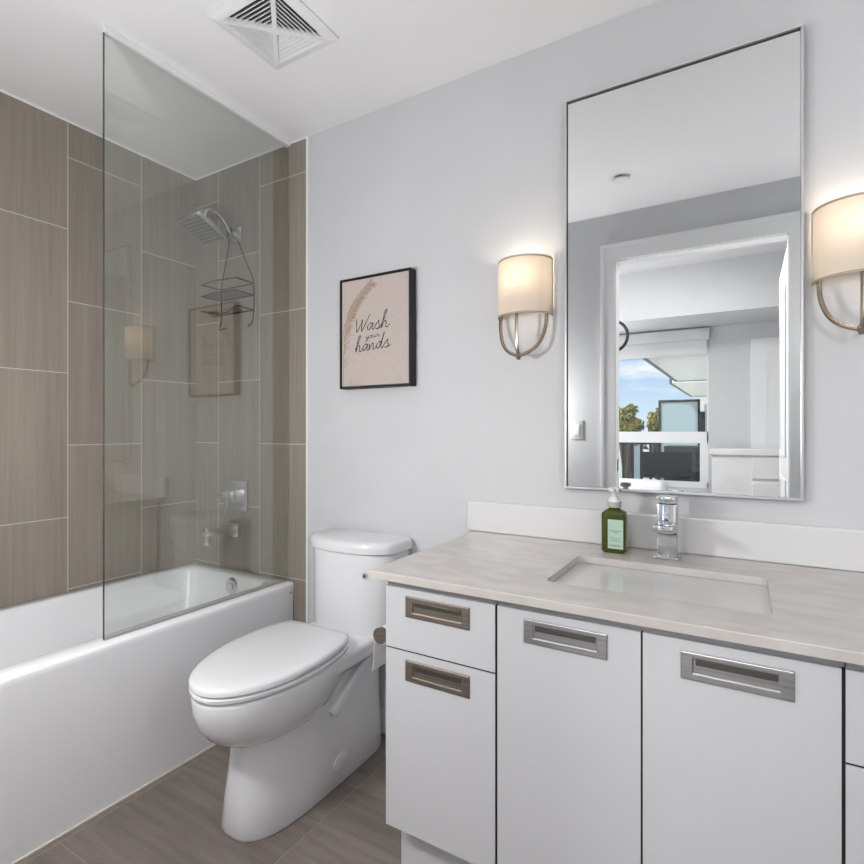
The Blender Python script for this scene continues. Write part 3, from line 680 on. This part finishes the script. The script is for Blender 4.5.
# soap bottle
bx, by = -.338, -.105
sb = thing('soap_bottle', 'green soap pump bottle with a pale mint label left of the faucet', 'soap bottle', (bx, by, ct1))
z0 = ct1+.0008
def sq(w, z, r): return rrect(bx-w, bx+w, by-w*.72, by+w*.72, r, z)
b = loft(bm_(), [sq(.030, z0, .010), sq(.0345, z0+.005, .012), sq(.0350, z0+.112, .012), sq(.033, z0+.119, .012), sq(.021, z0+.128, .013), sq(.017, z0+.130, .0120), sq(.016, z0+.136, .0112)])
obj('bottle', b, SOAP, sb)
b = bm_(); box(b, bx-.014, bx+.030, by-.0345*.72-.0008, by-.0345*.72-.0002, z0+.014, z0+.100); lb = obj('label', b, LABEL, sb, smooth=False)
b = bm_()
for zz, w, hh in ((.066, .032, .0022), (.061, .012, .002), (.046, .034, .0012), (.040, .026, .0012), (.036, .026, .0012), (.024, .022, .0014), (.021, .034, .0018)):
    box(b, bx+.008-w/2, bx+.008+w/2, by-.0345*.72-.0012, by-.0345*.72-.0008, z0+zz, z0+zz+hh)
obj('label_print', b, LABELINK, lb, smooth=False)
b = bm_(); cyl(b, (bx, by, z0+.1345), (bx, by, z0+.151), .0205, .0205, 28); obj('collar', b, PUMPW, sb)
b = bm_(); cyl(b, (bx, by, z0+.151), (bx, by, z0+.166), .0185, .013, 24); cyl(b, (bx, by, z0+.166), (bx, by, z0+.182), .009, .009, 16); rbox(b, bx-.015, bx+.015, by-.015, by+.015, z0+.180, z0+.194, .004)
rbox(b, bx-.006, bx+.006, by-.036, by-.010, z0+.183, z0+.192, .003); obj('pump', b, PUMPC, sb)

# toilet paper holder on the side of the drawer cabinet
th = thing('toilet_paper_holder', 'dark metal toilet paper holder knob at the left side of the vanity', 'paper holder', (-.84, -.50, .66))
b = bm_(); cyl(b, (-.8055, -.43, .665), (-.812, -.43, .665), .022, .022, 24, 'x'); tube(b, spline([(-.811, -.43, .665), (-.85, -.43, .665), (-.862, -.436, .665), (-.866, -.46, .665), (-.866, -.56, .665)]), .0075, 12); obj('arm', b, NICKEL, th)
b = bm_(); cyl(b, (-.866, -.575, .665), (-.866, -.56, .665), .022, .020, 28, 'y'); obj('end_cap', b, NICKEL, th)
tr = thing('toilet_paper_roll', 'white toilet paper roll hanging beside the vanity cabinet', 'toilet paper', (-.864, -.50, .60))
b = bm_(); n = 36
def cr3(r, y): return [(-.864+r*math.cos(2*PI*i/n), y, .6583+r*math.sin(2*PI*i/n)) for i in range(n)]
loft(b, [cr3(.014, -.556), cr3(.026, -.556), cr3(.026, -.456), cr3(.014, -.456)], closed=True); obj('roll', b, PAPER, tr)
b = bm_(); A = [(-.8905, .656), (-.9, .62), (-.899, .59), (-.906, .55)]
loft(b, [[(x, -.556, z), (x, -.457, z), (x-.0012, -.457, z), (x-.0012, -.556, z)] for x, z in A]); obj('loose_sheet', b, PAPER, tr, smooth=False)

# ================================================================ MIRROR
MX0, MX1, MZ0, MZ1 = -.514, .136, 1.041, 2.324
mi_ = thing('wall_mirror', 'tall wall mirror with a thin silver edge above the vanity sink', 'mirror', (-.194, -.012, MZ0))
b = bm_()
def fr(i, y): return [(MX0+i, y, MZ0+i), (MX1-i, y, MZ0+i), (MX1-i, y, MZ1-i), (MX0+i, y, MZ1-i)]
loft(b, [fr(0, -.001), fr(0, -.024), fr(.0015, -.026), fr(.006, -.026), fr(.0075, -.016), fr(.0075, -.001)], closed=True)
obj('frame', b, mat('satin_silver', (226, 227, 229), .3, .85), mi_, smooth=False)
b = bm_(); box(b, MX0+.0075, MX1-.0075, -.018, -.004, MZ0+.0075, MZ1-.0075); obj('mirror_glass', b, MIRROR, mi_, smooth=False)
b = bm_(); i_ = .0075; box(b, MX0+i_, MX1-i_, -.0195, -.0182, MZ1-i_-.004, MZ1-i_); box(b, MX0+i_, MX0+i_+.002, -.0195, -.0182, MZ0+i_, MZ1-i_-.004); obj('frame_shade_line', b, mat('frame_shade_dark', (60, 58, 58), .6), mi_, smooth=False)  # dark strips paint the shaded frame edge mirrored at top and left

# ================================================================ SCONCES
def sconce(cx, label):
    o = thing('wall_sconce', label, 'wall lamp', (cx, 0, 1.64), 'sconces beside the mirror')
    zb, zt, R_ = 1.622, 1.816, .095
    n = 28
    def arc(r, z, e=0): return [(cx+r*math.cos(PI+PI*i/n), -.008+(r*1.0)*math.sin(PI+PI*i/n)*.98, z) for i in range(n+1)]
    def half(r0, r1, z0, z1):
        t = bm_(); a = arc(r0, z0)+arc(r1, z0)[::-1]; c = arc(r0, z1)+arc(r1, z1)[::-1]
        return loft(t, [a, c])
    sd = obj('shade', half(R_, R_-.0012, zb+.004, zt-.004), SHADE, o)
    for z0, z1 in ((zb, zb+.006), (zt-.006, zt)): obj('shade_binding', half(R_+.0012, R_-.002, z0, z1), SHADEB, sd)
    for s in (-1, 1):
        t = bm_(); box(t, cx+s*R_-.0018, cx+s*R_+.0018, -.011, -.005, zb, zt); obj('side_binding', t, SHADEB, sd, smooth=False)
    t = bm_(); rbox(t, cx-.055, cx+.055, -.014, -.0005, 1.66, 1.80, .003); obj('backplate', t, BRONZE, o)
    zf, yf = 1.482, -.075
    for s in (-1, 1):
        t = bm_(); tube(t, spline([(cx+s*.05, -.012, 1.665), (cx+s*.074, -.018, 1.66), (cx+s*.082, -.026, 1.645), (cx+s*.083, -.032, 1.62), (cx+s*.08, -.038, 1.575), (cx+s*.066, -.050, 1.53), (cx+s*.04, -.064, 1.50), (cx, yf, zf)], 6), .0062, 10)
        obj('arm', t, BRONZE, o)
    t = bm_(); tube(t, spline([(cx, -.014, 1.668), (cx, -.04, 1.67), (cx, -.078, 1.655), (cx, -.090, 1.63), (cx, -.092, 1.56), (cx, -.088, 1.51), (cx, yf, zf)], 6), .0062, 10); obj('arm', t, BRONZE, o)
    t = bm_(); cyl(t, (cx, yf, zf-.012), (cx, yf, zf+.004), .006, .012, 16); cyl(t, (cx, yf, zf+.004), (cx, yf, zf+.012), .012, .007, 16); obj('finial', t, BRONZE, o)
    t = bm_(); cyl(t, (cx, -.05, 1.69), (cx, -.05, 1.72), .014, .014, 16); rbox(t, cx-.006, cx+.006, -.05, -.012, 1.69, 1.70, .002); obj('lamp_socket', t, BRONZE, o)
    t = bm_(); bmesh.ops.create_uvsphere(t, u_segments=16, v_segments=10, radius=.02, matrix=Matrix.Translation((cx, -.05, 1.745))); obj('bulb', t, BULBM, o)
    l = bpy.data.lights.new('bulb_light', 'POINT'); l.energy = BULB; l.color = (1, .87, .70); l.shadow_soft_size = .03
    lo = bpy.data.objects.new('bulb_light', l); COL.objects.link(lo); lo.parent = o; lo.location = (0, -.05, 1.748-1.64)
    return o
s1 = sconce(-.656, 'wall sconce with a cream half round shade left of the mirror')
s2 = copy_tree(s1); s2.location.x = .251; s2['label'] = 'wall sconce with a cream half round shade right of the mirror'

# ================================================================ SIGN
px0, px1, pz0, pz1, pd = -1.466, -1.112, 1.406, 1.863, -.042
ps = thing('wall_sign', 'black framed beige sign reading Wash your hands above the toilet', 'wall sign', ((px0+px1)/2, 0, pz0))
t = bm_(); fw = .007
holed(t, px0, px1, pz0, pz1, px0+fw, px1-fw, pz0+fw, pz1-fw, pd, -.001); obj('frame', t, BLACK, ps, smooth=False)
t = bm_(); box(t, px0+fw+.003, px1-fw-.003, pd+.004, -.006, pz0+fw+.003, pz1-fw-.003); box(t, px0+fw, px1-fw, -.006, -.002, pz0+fw, pz1-fw); cv = obj('canvas', t, CANVAS, ps, smooth=False)
G = {
 'W': [[(0, 1.9), (.12, 1.2), (.3, .05), (.75, 1.0), (.98, 1.7), (.95, .9), (1.05, .05), (1.5, 1.1), (2.0, 2.4)]],
 'a': [[(.85, .85), (.5, 1.0), (.12, .5), (.3, .02), (.65, .4), (.9, .95), (.82, .3), (1.0, .03), (1.3, .35)]],
 's': [[(0, .35), (.35, .8), (.55, 1.15), (.6, .8), (.75, .35), (.55, .0), (.2, .08)], [(.55, .02), (.9, .15), (1.1, .4)]],
 'h': [[(0, .3), (.35, 1.2), (.62, 2.2), (.5, 2.45), (.32, 1.9), (.15, .0), (.35, .65), (.65, .95), (.75, .6), (.72, .15), (.95, .03), (1.3, .4)]],
 'y': [[(0, .9), (.05, .35), (.3, .12), (.65, .7), (.72, .95), (.6, -.3), (.3, -1.0), (.1, -.7), (.5, -.1), (1.0, .4)]],
 'o': [[(.55, .95), (.15, .65), (.15, .1), (.5, .05), (.75, .5), (.55, .95), (.7, .75), (1.05, .8)]],
 'u': [[(0, .9), (.05, .2), (.3, .05), (.65, .7), (.72, .95), (.68, .25), (.85, .05), (1.15, .4)]],
 'r': [[(0, .5), (.25, 1.05), (.35, .75), (.65, .8), (.6, .3), (.75, .05), (1.1, .4)]],
 'n': [[(0, .9), (.08, .4), (.08, .0), (.3, .65), (.6, .95), (.7, .6), (.68, .15), (.9, .03), (1.2, .4)]],
 'd': [[(.85, .85), (.5, 1.0), (.12, .5), (.3, .02), (.65, .45), (1.1, 2.4), (.95, 1.2), (.85, .3), (1.05, .03), (1.35, .4)]],
}
ADV = {'W': 1.75, 'a': 1.15, 's': .95, 'h': 1.15, 'y': 1.0, 'o': 1.0, 'u': 1.1, 'r': 1.0, 'n': 1.12, 'd': 1.25}
yt = pd+.0038
def word(txt, xa, xb, zbase, xh, rad, slope=.06):
    t = bm_(); tot = sum(ADV[c] for c in txt); sx = (xb-xa)/tot; cur = 0
    for c in txt:
        for st in G[c]:
            pts = spline([(xa+(cur+p[0])*sx+.28*p[1]*xh*.6, yt, zbase+p[1]*xh+slope*(cur*sx)) for p in st], 6)
            R = [rad*(.65+.5*abs(math.sin(i*.35))) for i in range(len(pts))]
            tube(t, pts, R, 5)
        cur += ADV[c]
    for v in t.verts: v.co.y = yt+(v.co.y-yt)*.15
    return t
cw = px1-px0; ch = pz1-pz0
lt = obj('lettering', word('Wash', px0+.22*cw, px0+.70*cw, pz0+.505*ch, .0285, .0021), INK, cv)
obj('lettering', word('your', px0+.38*cw, px0+.58*cw, pz0+.438*ch, .012, .0013), INK, cv)
obj('lettering', word('hands', px0+.22*cw, px0+.71*cw, pz0+.328*ch, .027, .0021), INK, cv)
def plume(seed, n, m, rad):
    rnd = random.Random(seed); t = bm_()
    st = spline([(px0+a*cw, yt+.0003, pz0+c*ch) for a, c in ((.055, .03), (.05, .25), (.075, .45), (.14, .64), (.27, .80), (.46, .93))], 20)
    tube(t, st, .0011 if seed == 1 else .0008, 5)
    for _ in range(n):
        i = int(len(st)*rnd.uniform(.12, .99)) if rnd.random() < .25 else int(len(st)*rnd.uniform(.42, .99)); p = st[min(i, len(st)-2)]; d = (st[min(i+1, len(st)-1)]-st[max(i-1, 0)]).normalized()
        s = rnd.choice((1, 1, -1)); nrm = Vector((d.z, 0, -d.x))*s; ln = rnd.uniform(.015, .05)*(1.1-.5*i/len(st))
        q = p+d*ln*.6+nrm*ln*.45; e = p+d*ln*.95+nrm*ln*(.8 if s > 0 else .4)-Vector((0, 0, ln*.25))
        if e.x < px0+.012: continue
        tube(t, spline([p, q, e], 4), [rad, rad, rad, rad, rad*.9, rad*.8, rad*.6, rad*.4, rad*.2], 4)
    for v in t.verts: v.co.y = yt+(v.co.y-yt)*.15
    return obj('plume_print', t, m, cv)
plume(1, 300, PAMPAS, .0007); plume(2, 230, PAMPASD, .0009)

# ================================================================ light switch by the door
sw = thing('light_switch', 'white wall light switch left of the doorway in the mirror', 'light switch', (-.91, YB, 1.235))
b = bm_(); rbox(b, -.947, -.873, YB+.0005, YB+.006, 1.177, 1.296, .002); obj('switch_plate', b, mat('switch_plate_grey', (206, 207, 208), .4), sw)
b = bm_(); rbox(b, -.927, -.893, YB+.006, YB+.010, 1.202, 1.271, .0015); obj('rocker', b, TRIMW, sw)
# lamps added out of view for fill light, no such fixtures known
for gx, gy, gz, lb_ in ((-1.35, -1.46, 1.38, 'added clear globe fill lamp hanging low near the bathtub end of the entrance wall'), (.70, -1.36, 1.70, 'added clear globe fill lamp by the right wall near the vanity'), (-1.75, -2.55, 2.2, 'added clear globe fill lamp in the bedroom left of the doorway')):
    ceil_ = 2.816 if gy < -2 else CEIL
    o = thing('added_fill_globe', lb_, 'fill light', (gx, gy, ceil_))
    b = bm_(); cyl(b, (gx, gy, ceil_-.0005), (gx, gy, ceil_-.03), .06, .055, 28); cyl(b, (gx, gy, ceil_-.03), (gx, gy, gz+.075), .006, .006, 12); obj('canopy', b, TRIMW, o)
    b = bm_(); bmesh.ops.create_uvsphere(b, u_segments=24, v_segments=14, radius=.08, matrix=Matrix.Translation((gx, gy, gz))); obj('globe', b, GLOBE, o)
b = bm_(); cyl(b, (-.4, -2.5, 2.8155), (-.4, -2.5, 2.765), .25, .24, 36); tag(obj('added_flush_fill', b, TRIMW, loc=(-.4, -2.5, 2.816)), 'round white flush ceiling lamp added for fill light in the bedroom', 'fill light')  # lamp body added for the bedroom fill light
